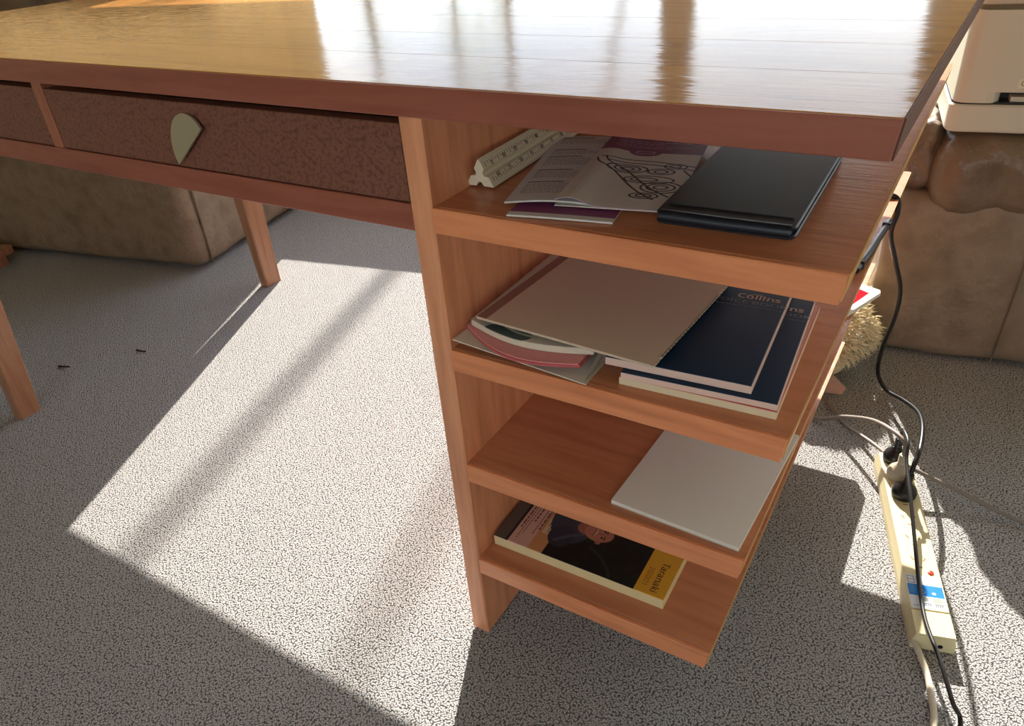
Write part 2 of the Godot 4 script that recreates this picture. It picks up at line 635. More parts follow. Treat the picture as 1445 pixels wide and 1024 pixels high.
	box(st, V(-1.1, 0.45, z1 + 0.05), V(0.7, 0.51, z1 + 0.1))
	box(st, V(-1.1, 1.64, z1 + 0.05), V(0.7, 1.7, z1 + 0.1))
	for x in [-1.1, -0.23, 0.64]:
		box(st, V(x, 0.51, z1 + 0.05), V(x + 0.06, 1.64, z1 + 0.1))
	part("window_frame", st, M.white_paint, w3, true)
	for x in [-1.04, -0.17]:
		part("pane", box(mb(), V(x, 0.51, z1 + 0.07), V(x + 0.81, 1.64, z1 + 0.074), 0.0), M.glass, w3, true)
	struct("baseboard_back", box(mb(), V(x0, 0, z0), V(-0.37, 0.09, z0 + 0.014)), M.white_paint, "white skirting board under the window wall", "skirting board")
	struct("baseboard_right", box(mb(), V(x1 - 0.014, 0, z0 + 0.014), V(x1, 0.09, z1)), M.white_paint, "white skirting board along the right wall", "skirting board")

	# the desk stands a little askew in the room
	var pivot := V(-1.56, 0, -1.5)
	var turn := Basis(Vector3.UP, deg_to_rad(10.8))
	var askew := Transform3D(turn, pivot - turn * pivot)
	for i in range(first, get_child_count()):
		var o := get_child(i) as Node3D
		o.transform = askew * o.transform

func outdoors() -> void:
	var grass := plain(S(110, 128, 70), 0.9)
	var turf := noise(FastNoiseLite.TYPE_SIMPLEX, 0.03, 31, 5)
	grass.albedo_texture = ntex(turf, 512, ramp([S(150, 150, 110), S(230, 235, 190)], [0.2, 0.8]))
	grass.uv1_triplanar = true
	grass.uv1_scale = V(0.7, 0.7, 0.7)
	struct("ground", box(mb(), V(-60, -0.5, -80), V(60, -0.35, 40), 0.0), grass, "mown lawn outside the windows", "lawn")
	var bark := plain(S(120, 104, 88), 0.9)
	var leaf := plain(S(120, 134, 62), 0.7)
	leaf.backlight_enabled = true
	leaf.backlight = Color(0.5, 0.55, 0.2)
	var spots := [
		[V(-2.95, -0.35, -8.0), V(-4.35, 6.2, -8.0), 0.045, "tall leaning bare garden tree farthest behind the window", 0],
		[V(-2.35, -0.35, -8.9), V(-4.25, 6.6, -8.9), 0.035, "tall thinner leaning garden tree behind the first one", 0],
		[V(-4.50, -0.35, -5.0), V(-4.45, 2.6, -5.0), 0.05, "short straight garden tree at the left of the window view", 2],
		[V(-3.95, -0.35, -5.6), V(-4.0, 2.5, -5.6), 0.03, "short thin garden sapling beside the straight tree", 4],
		[V(-3.02, -0.35, -5.0), V(-3.1, 2.6, -5.1), 0.04, "short leafy garden tree nearest the window mullion", 6]]
	for n in spots.size():
		var s = spots[n]
		var a: Vector3 = s[0]
		var b: Vector3 = s[1]
		var t := thing("garden_tree", s[3], "tree", a, 0, "garden trees outside the window")
		var rng := RandomNumberGenerator.new()
		rng.seed = 90 + n
		var mid := a.lerp(b, 0.5) + V(0.06, 0, 0.05)
		part("trunk", tube(mb(), spline([a, mid, b], 8), s[2], s[2] * 0.35), bark, t, true)
		var br := mb()
		var lv := mb()
		for k in 3 + int(s[4]):
			var f := rng.randf_range(0.4, 0.97)
			var p := a.lerp(mid, f * 2.0) if f < 0.5 else mid.lerp(b, f * 2.0 - 1.0)
			var d := V(rng.randf_range(-1, 1), rng.randf_range(0.3, 1.2), rng.randf_range(-0.7, 0.7)).normalized() * rng.randf_range(0.25, 0.5)
			tube(br, spline([p, p + d * 0.5 + V(0, 0.05, 0), p + d], 5), s[2] * 0.35, 0.004, 6)
			for q in (0 if s[4] == 0 else 26):
				var o := p + d * rng.randf_range(0.45, 1.1) + V(rng.randfn(), rng.randfn(), rng.randfn()) * 0.1
				var u := V(rng.randfn(), rng.randfn(), rng.randfn()).normalized() * 0.035
				var v := u.cross(V(rng.randfn(), rng.randfn(), rng.randfn())).normalized() * 0.016
				flat(lv, o - u, o + v, o + u, v.cross(u))
				flat(lv, o - u, o + u, o - v, v.cross(u))
		part("branches", br, bark, t, true).set_meta("kind", "stuff")
		if s[4] > 0:
			part("leaves", lv, leaf, t, true).set_meta("kind", "stuff")

# ---------------------------------------------------------------- the desk
func desk() -> void:
	var d := thing("desk", "wooden pedestal desk with open end shelves and burl drawer fronts", "desk", V(-0.44, 0, -0.37))
	var yt := 0.7535
	var yb := 0.7265
	# the top, glued up from boards
	var zs := [0.021, -0.097, -0.212, -0.332, -0.45, -0.568, -0.686, -0.772]
	var ends := PackedVector2Array([Vector2(-1.273, yb), Vector2(0.3915, yb), Vector2(0.3945, yt), Vector2(-1.273, yt)])
	var shear := Transform3D(Basis(V(1, 0, 0), V(0, 1, 0), V(-0.012, 0, 1)), V(0.012 * 0.021, 0, 0))
	for k in zs.size() - 1:
		var zf: float = zs[k]
		var zb: float = zs[k + 1]
		part("board", extrude(mb(), ends, zb, zf, 0.0004, shear), M["top%d" % [0, 1, 2, 0, 2, 1, 0][k]], d, true)
	part("end_edge", extrude(mb(), PackedVector2Array([Vector2(0.3916, yb), Vector2(0.3932, yb), Vector2(0.3960, yt - 0.0004), Vector2(0.3946, yt - 0.0004)]), -0.772, 0.0212, 0.0, shear), M.dark_edge, d, true)
	part("end_edge", extrude(mb(), PackedVector2Array([Vector2(-1.2746, yb), Vector2(-1.2731, yb), Vector2(-1.2731, yt - 0.0004), Vector2(-1.2746, yt - 0.0004)]), -0.772, 0.0212, 0.0, shear), M.dark_edge, d, true)
	part("front_edge", extrude(mb(), PackedVector2Array([Vector2(-1.273, yb), Vector2(0.3918, yb), Vector2(0.3948, yt - 0.0006), Vector2(-1.273, yt - 0.0006)]), 0.0212, 0.024, 0.0008), M.edge, d, true)
	# shelves
	for k in 4:
		var y: float = H[k]
		var poly := PackedVector2Array([Vector2(0, y - T), Vector2(width_at(y - T), y - T), Vector2(width_at(y), y), Vector2(0, y)])
		var m: StandardMaterial3D = M.shelf.duplicate()
		m.uv1_offset = V(0.37 * k, 0.2 * k, 0.5 * k)
		var sh := part("shelf", extrude(mb(), poly, BACK, -0.0062, 0.0008), m, d, true)
		part("lit_front", extrude(mb(), poly, -0.006, 0.0, 0.001), M.lit_front, sh, true)  # brighter strip: the lit look of the front, put in as colour
		var wl := width_at(y - T) + 0.0001
		var wu := width_at(y) + 0.0001
		part("sunlit_end", extrude(mb(), PackedVector2Array([Vector2(wl, y - T + 0.0008), Vector2(wl + 0.0012, y - T + 0.0008), Vector2(wu + 0.0012, y - 0.0006), Vector2(wu, y - 0.0006)]), BACK + 0.001, -0.007, 0.0), M.sunlit_wood, sh, true)  # sunlit look of the shelf end, put in as colour
	# the upright at the left of the shelves
	var up := mb()
	box(up, V(-0.0262, 0.004, BACK), V(0, yb, 0.0), 0.002)
	part("side_panel", up, M.panel, d, true)
	# drawers
	part("drawer_rail", box(mb(), V(-1.24, 0.606, -0.024), V(-0.0262, 0.634, -0.001), 0.001), M.rail, d, true)
	part("back_rail", box(mb(), V(-1.24, 0.606, -0.735), V(-0.0262, yb, -0.712), 0.001), M.rail, d, true)
	part("drawer_divider", box(mb(), V(-0.641, 0.634, -0.69), V(-0.62, yb, -0.002), 0.001), M.divider, d, true)
	part("top_rail", box(mb(), V(-1.24, 0.7135, -0.06), V(-0.0262, yb, -0.03), 0.001), M.dark_wood, d, true)
	for e in [[-0.6185, -0.0285, true], [-1.236, -0.6425, false]]:
		var dr := part("drawer", box(mb(), V(e[0], 0.6352, -0.02), V(e[1], 0.7118, -0.003), 0.0008), M.burl, d, true)
		dr.set_meta("label", "burl veneer drawer front")
		var bx := mb()
		box(bx, V(e[0] + 0.01, 0.637, -0.69), V(e[1] - 0.01, 0.645, -0.02), 0.0)
		box(bx, V(e[0] + 0.01, 0.645, -0.69), V(e[0] + 0.02, 0.705, -0.02), 0.0)
		box(bx, V(e[1] - 0.02, 0.645, -0.69), V(e[1] - 0.01, 0.705, -0.02), 0.0)
		box(bx, V(e[0] + 0.02, 0.645, -0.69), V(e[1] - 0.02, 0.705, -0.68), 0.0)
		part("drawer_box", bx, M.dark_wood, dr, true)
		# half-moon pull plate, its straight edge turned out
		var cx := -0.337 if e[2] else -0.93
		var pl := mb()
		var c := Vector2(cx, 0.6635)
		var rim := PackedVector2Array()
		for k in 19:
			var a := deg_to_rad(38.0 + 180.0 * k / 18.0)
			rim.append(c + Vector2(cos(a), sin(a)) * 0.037)
		var nrm := Vector2(sin(deg_to_rad(38.0)), -cos(deg_to_rad(38.0)))
		for k in 18:
			for lay in [[0.0, 1.0], [0.003, -1.0]]:
				var q := []
				for p in [rim[k], rim[k + 1], c]:
					var out: float = 0.006 * clampf(1.0 + (p - c).dot(nrm) / 0.034, 0.0, 1.0)
					q.append(V(p.x, p.y, -0.0035 + out + lay[0]))
				flat(pl, q[0], q[1], q[2], V(0, 0, -lay[1]))
		for k in 19:
			var p: Vector2 = rim[k]
			var p2: Vector2 = rim[(k + 1) % 19]
			var o1: float = -0.0035 + 0.006 * clampf(1.0 + (p - c).dot(nrm) / 0.034, 0.0, 1.0)
			var o2: float = -0.0035 + 0.006 * clampf(1.0 + (p2 - c).dot(nrm) / 0.034, 0.0, 1.0)
			var mid := (p + p2) * 0.5 - c
			quad(pl, V(p.x, p.y, o1), V(p2.x, p2.y, o2), V(p2.x, p2.y, o2 + 0.003), V(p.x, p.y, o1 + 0.003), V(mid.x, mid.y, 0) if k < 18 else V(nrm.x, nrm.y, 0))
		part("drawer_pull", pl, M.pull, dr, true)
	# two tapered legs at the far end
	part("leg", post(mb(), V(-1.2, 0.0, -0.0095), Vector2(0.015, 0.0225), V(-1.212, 0.608, -0.06), Vector2(0.027, 0.03)), M.leg, d, true)
	part("leg", post(mb(), V(-1.178, 0.0, -0.703), Vector2(0.014, 0.026), V(-1.19, 0.608, -0.7), Vector2(0.028, 0.032)), M.leg, d, true)
	part("end_panel", box(mb(), V(-1.245, 0.606, -0.735), V(-1.2365, yb, -0.002), 0.001), M.rail, d, true)

# ---------------------------------------------------------------- soft seats
func wrinkle(seed_: int, freq: float, amp: float) -> Callable:
	var n := noise(FastNoiseLite.TYPE_SIMPLEX_SMOOTH, freq, seed_, 3)
	return func(p: Vector3, _n: Vector3) -> float: return amp * n.get_noise_3dv(p)

func sofa() -> void:
	var o := thing("sofa", "brown suede sofa behind the far end of the desk", "sofa", V(-1.419, 0, -0.667), 11.8)
	part("body", puff(mb(), V(-0.80, 0.235, -0.33), V(0.80, 0.225, 0.33), 0.035, 32, wrinkle(3, 5.0, 0.006)), M.leather, o)
	for x in [-1.14, -0.50]:
		part("seat_cushion", puff(mb(), V(x, 0.52, -0.25), V(0.32, 0.07, 0.26), 0.06, 18, wrinkle(4, 6.0, 0.012)), M.leather, o)
		part("back_cushion", puff(mb(), V(x, 0.68, -0.55), V(0.32, 0.2, 0.09), 0.08, 18, wrinkle(5, 5.0, 0.015)), M.leather, o)
	for x in [-1.53, -0.09]:
		part("armrest", puff(mb(), V(x, 0.52, -0.33), V(0.08, 0.08, 0.32), 0.07, 18, wrinkle(6, 6.0, 0.01)), M.leather, o)
	# welt seam up the side next to the front corner
	part("seam", tube(mb(), [V(0.002, 0.02, -0.045), V(0.0035, 0.23, -0.045), V(0.002, 0.44, -0.045)], 0.0035, -1, 6), M.leather_gloss, o)

func ottoman() -> void:
	var o := thing("ottoman", "brown leather ottoman with puffy top carrying the printer", "ottoman", V(0.322, 0, -0.992), 9.0)
	part("body", puff(mb(), V(0.325, 0.175, -0.18), V(0.33, 0.17, 0.178), 0.03, 28, wrinkle(11, 6.0, 0.007)), M.leather, o)
	var fold := noise(FastNoiseLite.TYPE_SIMPLEX_SMOOTH, 9.0, 14, 3)
	var creases := func(p: Vector3, n: Vector3) -> float:
		return 0.010 * fold.get_noise_3d(p.x * 1.6, p.y * 0.7, p.z * 1.4) - 0.006 * absf(sin(p.x * 21.0 + 1.2 * sin(p.y * 17.0))) * clampf(n.z, 0, 1)
	part("top_cushion", puff(mb(), V(0.355, 0.385, -0.172), V(0.305, 0.075, 0.19), 0.055, 34, creases), M.leather_gloss, o)
	part("side_fold", puff(mb(), V(0.035, 0.40, -0.15), V(0.035, 0.07, 0.11), 0.03, 18, wrinkle(15, 16.0, 0.014)), M.leather_gloss, o)
	part("seam", tube(mb(), [V(0.235, 0.012, 0.0), V(0.238, 0.15, 0.004), V(0.242, 0.32, 0.002)], 0.002, -1, 6), M.leather_gloss, o)

func printer() -> void:
	var o := thing("printer", "cream laser printer standing on the leather ottoman", "printer", V(0.377, 0.467, -1.0), 9.0)
	var white := plain(S(204, 196, 178), 0.45)
	var dark := plain(S(30, 27, 24), 0.6)
	# outlines seen from above, with a softly rounded left front corner
	var low := rrect(0.0, 0.004, 0.42, 0.37, 0.02, 6)
	part("tray_base", extrude(mb(), low, 0.0, 0.0475, 0.003, Transform3D(LIE, Vector3.ZERO)), white, o)
	part("joint", extrude(mb(), rrect(0.003, 0.008, 0.417, 0.367, 0.02, 6), 0.0465, 0.0515, 0.0, Transform3D(LIE, Vector3.ZERO)), dark, o)
	# upper body with a notch for the tray handle
	var up := rrect(0.004, 0.004, 0.42, 0.37, 0.022, 8)
	var st := mb()
	var front := PackedVector2Array([Vector2(0.0, 0.0505), Vector2(0.072, 0.0505), Vector2(0.080, 0.069), Vector2(0.34, 0.069), Vector2(0.348, 0.0505), Vector2(0.42, 0.0505), Vector2(0.42, 0.2), Vector2(0.0, 0.2)])
	extrude(st, up, 0.069, 0.198, 0.0, Transform3D(LIE, Vector3.ZERO))
	extrude(st, rrect(0.004, 0.004, 0.075, 0.37, 0.022, 8), 0.0505, 0.069, 0.0, Transform3D(LIE, Vector3.ZERO))
	extrude(st, rrect(0.345, 0.004, 0.42, 0.37, 0.022, 8), 0.0505, 0.069, 0.0, Transform3D(LIE, Vector3.ZERO))
	extrude(st, rect(0.07, 0.04, 0.35, 0.36), 0.0505, 0.069, 0.0, Transform3D(LIE, Vector3.ZERO))
	part("body", st, white, o)
	part("tray_handle", box(mb(), V(0.09, 0.0515, -0.036), V(0.335, 0.060, -0.012), 0.001), white, o)
	part("handle_recess", box(mb(), V(0.076, 0.0515, -0.0395), V(0.344, 0.0688, -0.0385), 0.0), dark, o)
	part("ledge", extrude(mb(), rrect(0.010, 0.012, 0.415, 0.365, 0.02, 8), 0.198, 0.206, 0.0, Transform3D(LIE, Vector3.ZERO)), plain(S(120, 108, 84), 0.6), o)
	part("lid", extrude(mb(), rrect(0.006, 0.004, 0.42, 0.37, 0.022, 8), 0.206, 0.30, 0.006, Transform3D(LIE, Vector3.ZERO)), white, o)
	var tagp := part("name_plate", extrude(mb(), rrect(0.094, 0.076, 0.18, 0.092, 0.002), -0.0041, -0.0036, 0.0), plain(S(222, 212, 190), 0.4), o)
	lettering("lettering", "Color Laser", 0.0075, M.ink, tagp, Transform3D(Basis.IDENTITY, V(0.1245, 0.0838, -0.0033)))

# ---------------------------------------------------------------- papers and books
func slab(called: String, w: float, d: float, y0: float, y1: float, mat: Material, parent: Node3D, bev := 0.0004, r := 0.0, x := 0.0, z := 0.0) -> MeshInstance3D:
	var p := rrect(x, -z, x + w, -z + d, r, 3) if r > 0.0 else rect(x, -z, x + w, -z + d)
	return part(called, extrude(mb(), p, y0, y1, minf(bev, 0.4 * (y1 - y0)), Transform3D(LIE, Vector3.ZERO)), mat, parent)

# a sheet whose height follows lift(u, v), u along the front edge and v towards the back
func curled(called: String, w: float, d: float, thick: float, lift: Callable, mat: Material, parent: Node3D, nx := 16, nz := 8) -> MeshInstance3D:
	var st := mb()
	for lay in [0, 1]:
		var up := V(0, 1.0 if lay == 1 else -1.0, 0)
		for i in nx:
			for j in nz:
				var q := []
				var t := []
				for e in [[0, 0], [1, 0], [1, 1], [0, 1]]:
					var u: float = float(i + e[0]) / nx
					var v: float = float(j + e[1]) / nz
					q.append(V(u * w, float(lift.call(u, v)) + lay * thick, -v * d))
					t.append(Vector2(u, 1.0 - v))
				flat(st, q[0], q[1], q[2], up, t[0], t[1], t[2])
				flat(st, q[0], q[2], q[3], up, t[0], t[2], t[3])
	var rim := func(u0: float, v0: float, u1: float, v1: float, out: Vector3) -> void:
		var a := V(u0 * w, lift.call(u0, v0), -v0 * d)
		var b := V(u1 * w, lift.call(u1, v1), -v1 * d)
		quad(st, a, b, b + V(0, thick, 0), a + V(0, thick, 0), out)
	for i in nx:
		rim.call(float(i) / nx, 0.0, float(i + 1) / nx, 0.0, V(0, 0, 1))
		rim.call(float(i) / nx, 1.0, float(i + 1) / nx, 1.0, V(0, 0, -1))
	for j in nz:
		rim.call(0.0, float(j) / nz, 0.0, float(j + 1) / nz, V(-1, 0, 0))
		rim.call(1.0, float(j) / nz, 1.0, float(j + 1) / nz, V(1, 0, 0))
	return part(called, st, mat, parent)

func top_shelf() -> void:
	var y: float = H[0]
	var rng := RandomNumberGenerator.new()
	rng.seed = 5
	# three-sided scale ruler lying against the upright
	var r := thing("scale_ruler", "pale triangular scale ruler lying against the upright on the top shelf", "ruler", V(0.0135, y, -0.066), 1.5)
	var prof := PackedVector2Array()
	for k in 3:
		var a := deg_to_rad(210.0 + 120.0 * k)
		var b := deg_to_rad(210.0 + 120.0 * (k + 1))
		var p := Vector2(cos(a), sin(a)) * 0.0185
		var q := Vector2(cos(b), sin(b)) * 0.0185
		var n := ((p + q) * 0.5).normalized()
		var e := (q - p).normalized()
		prof.append(p)
		prof.append(p + e * 0.003 + n * 0.0002)
		prof.append(p + e * 0.0115 + n * 0.0)
		prof.append(p.lerp(q, 0.45) - n * 0.0042)
		prof.append(p.lerp(q, 0.55) - n * 0.0042)
		prof.append(q - e * 0.0115 + n * 0.0)
		prof.append(q - e * 0.003 + n * 0.0002)
	for i in prof.size():
		prof[i] += Vector2(0, 0.0112)
	part("body", extrude(mb(), prof, -0.31, 0.0, 0.0), plain(S(226, 214, 186), 0.45), r)
	# engraved marks on the upper faces
	var ticks := mb()
	var slope := Vector2(0.5, -0.866)
	for k in 60:
		var z := -0.006 - k * 0.005
		var long := 0.005 if k % 5 == 0 else 0.003
		for s in [[0.0, 1.0], [1.0, -1.0]]:
			var top := Vector2(0, 0.0185 + 0.0112)
			var low := Vector2(0.016, 0.00195)
			var n := Vector2(0.866, 0.5)
			var f: float = 0.17 if s[0] == 0.0 else 0.83
			var p: Vector2 = top.lerp(low, f) + n * 0.0002
			var q: Vector2 = p + (low - top).normalized() * long * float(s[1])
			quad(ticks, V(p.x, p.y, z), V(p.x, p.y, z - 0.0008), V(q.x, q.y, z - 0.0008), V(q.x, q.y, z), V(n.x, n.y, 0))
	part("scale_marks", ticks, M.ink, r).set_meta("kind", "stuff")
	for k in 12:
		for s in [0.3, 0.70]:
			var top := Vector2(0, 0.0297)
			var low := Vector2(0.016, 0.00195)
			var c := top.lerp(low, s) + Vector2(0.866, 0.5) * 0.0003
			var bas := Basis(V(0, 0, -1), V(-0.5, 0.866, 0), V(0.866, 0.5, 0))
			lettering("lettering", str(k * 10 if s < 0.5 else (12 - k) * 5), 0.0042, M.ink, r, Transform3D(bas, V(c.x, c.y, -0.018 - k * 0.024)))

	# lower leaflet with a purple face
	var a := thing("leaflet", "white leaflet with purple band under the other pamphlets", "leaflet", V(0.080, y, -0.008), 10.0)
	var im := sheet(128, 256, S(228, 222, 214))
	im.fill_rect(Rect2i(0, 205, 128, 40), S(138, 66, 108))
	im.fill_rect(Rect2i(0, 20, 128, 120), S(150, 80, 122))
	curled("cover", 0.1, 0.205, 0.0018, func(u, v): return 0.0004 + 0.002 * u * (1.0 - u), printed(im), a)

	# printed information sheet
	var b := thing("pamphlet", "printed text pamphlet under the curl-patterned brochure", "pamphlet", V(0.067, y + 0.004, -0.026), 14.0)
	im = sheet(256, 512, S(214, 210, 206))
	for blk in [[14, 30, 5], [120, 18, 4], [180, 30, 7], [290, 26, 6], [380, 36, 8]]:
		im.fill_rect(Rect2i(20, blk[0], 90, 6), S(70, 66, 70))
		small_print(im, 20, blk[0] + 14, 200, blk[2], 9, 3, S(120, 114, 116), rng)
	curled("sheet", 0.105, 0.21, 0.0016, func(u, v): return 0.0006 + 0.0035 * sin(PI * clampf(u * 1.1, 0, 1)) * (1.0 - 0.5 * v), printed(im), b)

	# brochure with line pattern
	var c := thing("brochure", "open brochure with purple header and black curl line pattern", "brochure", V(0.114, y + 0.0045, -0.038), 10.0)
	im = sheet(330, 620, S(226, 218, 206))
	im.fill_rect(Rect2i(0, 0, 330, 150), S(132, 72, 112))
	ell(im, 150, 150, 52, 34, S(132, 72, 112))
	small_print(im, 40, 40, 240, 2, 20, 5, S(206, 180, 196), rng)
	small_print(im, 40, 84, 240, 2, 18, 4, S(206, 180, 196), rng)
	stroke(im, [Vector2(122, 140), Vector2(178, 140), Vector2(178, 160), Vector2(122, 160), Vector2(122, 140)], 2.2, S(206, 180, 196))
	var k_ := S(52, 44, 50)
	# wavy outlines of the pattern
	var w1 := []
	var w2 := []
	for i in 30:
		var t := i / 29.0
		w1.append(Vector2(20 + 60 * t + 180 * t * t, 250 + 120 * t + 170 * t * t + 14 * sin(t * 9.0)))
		w2.append(Vector2(44 + 64 * t + 190 * t * t, 232 + 108 * t + 175 * t * t + 14 * sin(t * 9.0)))
	stroke(im, w1, 3.2, k_)
	stroke(im, w2, 3.2, k_)
	var w3 := []
	var w4 := []
	for i in 20:
		var t := i / 19.0
		w3.append(Vector2(30 + 300 * t, 236 + 30 * t - 20 * sin(t * PI)))
		w4.append(Vector2(60 + 270 * t, 262 + 34 * t - 18 * sin(t * PI)))
	stroke(im, w3, 3.0, k_)
	stroke(im, w4, 3.0, k_)
	for q in [[130, 310, 62, 34], [130, 310, 40, 22], [130, 310, 20, 11], [236, 320, 40, 24], [236, 320, 20, 12], [270, 268, 34, 22], [270, 268, 16, 10], [214, 392, 74, 30], [200, 392, 40, 14], [262, 450, 58, 44], [262, 450, 40, 29], [262, 450, 20, 14], [228, 520, 40, 20], [228, 520, 22, 9]]:
		stroke(im, arc(q[0], q[1], q[2], q[3], 0, 360, 40), 3.0, k_)
	stroke(im, [Vector2(300, 300), Vector2(318, 330), Vector2(330, 350)], 3.0, k_)
	var page := printed(im)
	curled("page", 0.109, 0.212, 0.001, func(u, v): return 0.001 + 0.0075 * exp(-pow((u - 0.12) / 0.16, 2.0)) * (1.0 - 0.6 * v), page, c, 24)
	curled("inner_page", 0.107, 0.21, 0.0008, func(u, v): return 0.0 + 0.0005 * u, M.paper, c)

	# black document wallet
	var d := thing("document_wallet", "black rounded document wallet on the right of the top shelf", "folder", V(0.21, y, -0.043), 1.5)
	var vinyl := plain(S(26, 32, 42), 0.45)
	part("back_cover", extrude(mb(), rrect(0, 0, 0.118, 0.225, 0.008), 0.0, 0.003, 0.001, Transform3D(LIE, Vector3.ZERO)), vinyl, d)
	slab("papers", 0.108, 0.215, 0.003, 0.007, M.paper, d, 0.0, 0.0, 0.004, -0.006)
	part("front_cover", extrude(mb(), rrect(0, 0, 0.118, 0.225, 0.008), 0.007, 0.0105, 0.0012, Transform3D(LIE, Vector3.ZERO)), vinyl, d)
	part("fold", tube(mb(), [V(0.004, 0.006, -0.004), V(0.06, 0.006, -0.003), V(0.114, 0.006, -0.004)], 0.0056, -1, 12), vinyl, d)
	part("ridge", box(mb(), V(0.006, 0.0102, -0.0225), V(0.112, 0.0112, -0.021), 0.0003), vinyl, d)

# outline with a bowed front edge
func bowed(w: float, d: float, bow: float, skew := 0.0) -> PackedVector2Array:
	var p := PackedVector2Array()
	for k in 17:
		var u := k / 16.0
		p.append(Vector2(u * w, skew * u - bow * sin(PI * u)))
	p.append(Vector2(w, d))
	p.append(Vector2(0, d))
	return p

func second_shelf() -> void:
	var y: float = H[1]
	var lie := Transform3D(LIE, Vector3.ZERO)
	var grey_white := plain(S(226, 214, 194), 0.7)
	# large envelope at the bottom with its gusset standing open at the right
	var e := thing("envelope", "white open-ended envelope at the bottom of the left paper stack", "envelope", V(0.003, y, -0.002), 0.0)
	curled("back_sheet", 0.158, 0.225, 0.0012, func(u, v): return 0.0125 * (1.0 - u) * (1.0 - v) + 0.0003, grey_white, e)
	var g := mb()
	quad(g, V(0.155, 0.0005, 0.002), V(0.155, 0.026, -0.055), V(0.155, 0.026, -0.16), V(0.155, 0.0005, -0.2), V(1, 0, 0))
	for k in 6:
		var a := k / 6.0
		var b := (k + 1) / 6.0
		var f := func(t: float, back: bool) -> Vector3: return V(0.155 + 0.006 * sin(PI * t), 0.001 + 0.024 * t, (-0.21 if back else 0.002 - 0.058 * t))
		quad(g, f.call(a, false), f.call(b, false), f.call(b, true), f.call(a, true), V(1, 0, 0.2))
	part("gusset", g, grey_white, e)
	# red folder over it
	var r := thing("folder", "thin red folder with curved edge between envelope and picture magazine", "folder", V(0.003, y + 0.013, -0.03), 0.0)
	part("cover", extrude(mb(), bowed(0.148, 0.2, 0.026, -0.02), 0.0, 0.003, 0.0006, lie), plain(S(196, 92, 92), 0.6), r)
	part("sheet", extrude(mb(), bowed(0.146, 0.198, 0.024, -0.02), 0.003, 0.0042, 0.0, lie), plain(S(226, 150, 146), 0.7), r)
	# picture magazine
	var m := thing("magazine", "grey magazine with two blue pictures under the brown notebook", "magazine", V(0.01, y + 0.018, -0.03), 0.0)
	var im := sheet(256, 340, S(206, 196, 180))
	for q in [[20, 270, 122], [134, 270, 236]]:
		im.fill_rect(Rect2i(q[0], 90, q[2] - q[0], 220), S(24, 38, 58))
	ell(im, 90, 326, 50, 22, S(70, 84, 84))
	stroke(im, arc(128, 210, 118, 112, 20, 160, 40), 3.0, S(206, 196, 180))
	var pg := plain(S(224, 210, 186), 0.7)
	part("pages", extrude(mb(), bowed(0.146, 0.2, 0.017), 0.0, 0.007, 0.0006, lie), pg, m)
	part("cover", extrude(mb(), bowed(0.145, 0.199, 0.0165), 0.007, 0.0078, 0.0, lie), printed(im, 0.35), m)
	# buff notebook on top, its perforated edge at the right
	var n := thing("notebook", "buff brown notebook with perforated right edge topping the second shelf", "notebook", V(0.02, y + 0.0305, -0.026), -3.5)
	var buff := plain(S(214, 190, 166), 0.75)
	var st := mb()
	var poly := PackedVector2Array([Vector2(0, 0), Vector2(0.207, 0)])
	for k in 28:
		var v := 0.012 + k * 0.0068
		poly.append(Vector2(0.207, v))
		poly.append(Vector2(0.2045, v + 0.0006))
		poly.append(Vector2(0.2045, v + 0.0034))
		poly.append(Vector2(0.207, v + 0.004))
	poly.append(Vector2(0.207, 0.21))
	poly.append(Vector2(0, 0.21))
	extrude(st, poly, 0.0022, 0.0032, 0.0, lie)
	part("cover", st, buff, n)
	slab("pages", 0.2045, 0.208, 0.0, 0.0022, plain(S(214, 190, 160), 0.8), n, 0.0, 0.0, 0.0005, -0.0005)
	slab("binding_strip", 0.012, 0.21, 0.0032, 0.0038, plain(S(150, 106, 96), 0.5), n, 0.0, 0.0, 0.001, 0.0)

	var gold := plain(S(216, 176, 150), 0.5)
	var dim := plain(S(112, 112, 116), 0.5)
	var cover := func(parent: Node3D, w: float, d: float, top: float) -> void:
		var flatb := Basis(V(1, 0, 0), V(0, 0, -1), V(0, 1, 0))
		lettering("lettering", "Collins", 0.0088, gold, parent, Transform3D(flatb, V(w - 0.029, top + 0.0001, -d + 0.030)), 1.25)
		var swirl := mb()
		for k in 20:
			var p := arc(w - 0.0315, d - 0.030, 0.010, 0.0062, 200, 20, 20)
			if k < 20:
				var a: Vector2 = p[k]
				var b: Vector2 = p[k + 1]
				var nn := (b - a).orthogonal().normalized() * 0.0004
				quad(swirl, V(a.x + nn.x, top + 0.0002, -a.y - nn.y), V(b.x + nn.x, top + 0.0002, -b.y - nn.y), V(b.x - nn.x, top + 0.0002, -b.y + nn.y), V(a.x - nn.x, top + 0.0002, -a.y + nn.y), V(0, 1, 0))
		part("emblem", swirl, gold, parent)
		lettering("lettering", "TAX INVOICE BOOK", 0.006, dim, parent, Transform3D(flatb, V(w - 0.057, top + 0.0001, -d + 0.043)), 1.62)
		lettering("lettering", "50 duplicate sets in 1 and carbonless no carbon required", 0.0026, dim, parent, Transform3D(flatb, V(w - 0.060, top + 0.0001, -d + 0.0525)), 1.25)
	# red exercise book at the bottom, then two invoice books
	var b3 := thing("receipt_book", "red-covered cream paged book at the bottom of the invoice books", "book", V(0.189, y, -0.0185), 2.5)
	slab("pages", 0.149, 0.213, 0.0, 0.0078, M.cream_pages, b3)
	slab("cover", 0.149, 0.213, 0.0078, 0.009, plain(S(204, 88, 82), 0.5), b3)
	var strip := plain(S(214, 160, 140), 0.6)
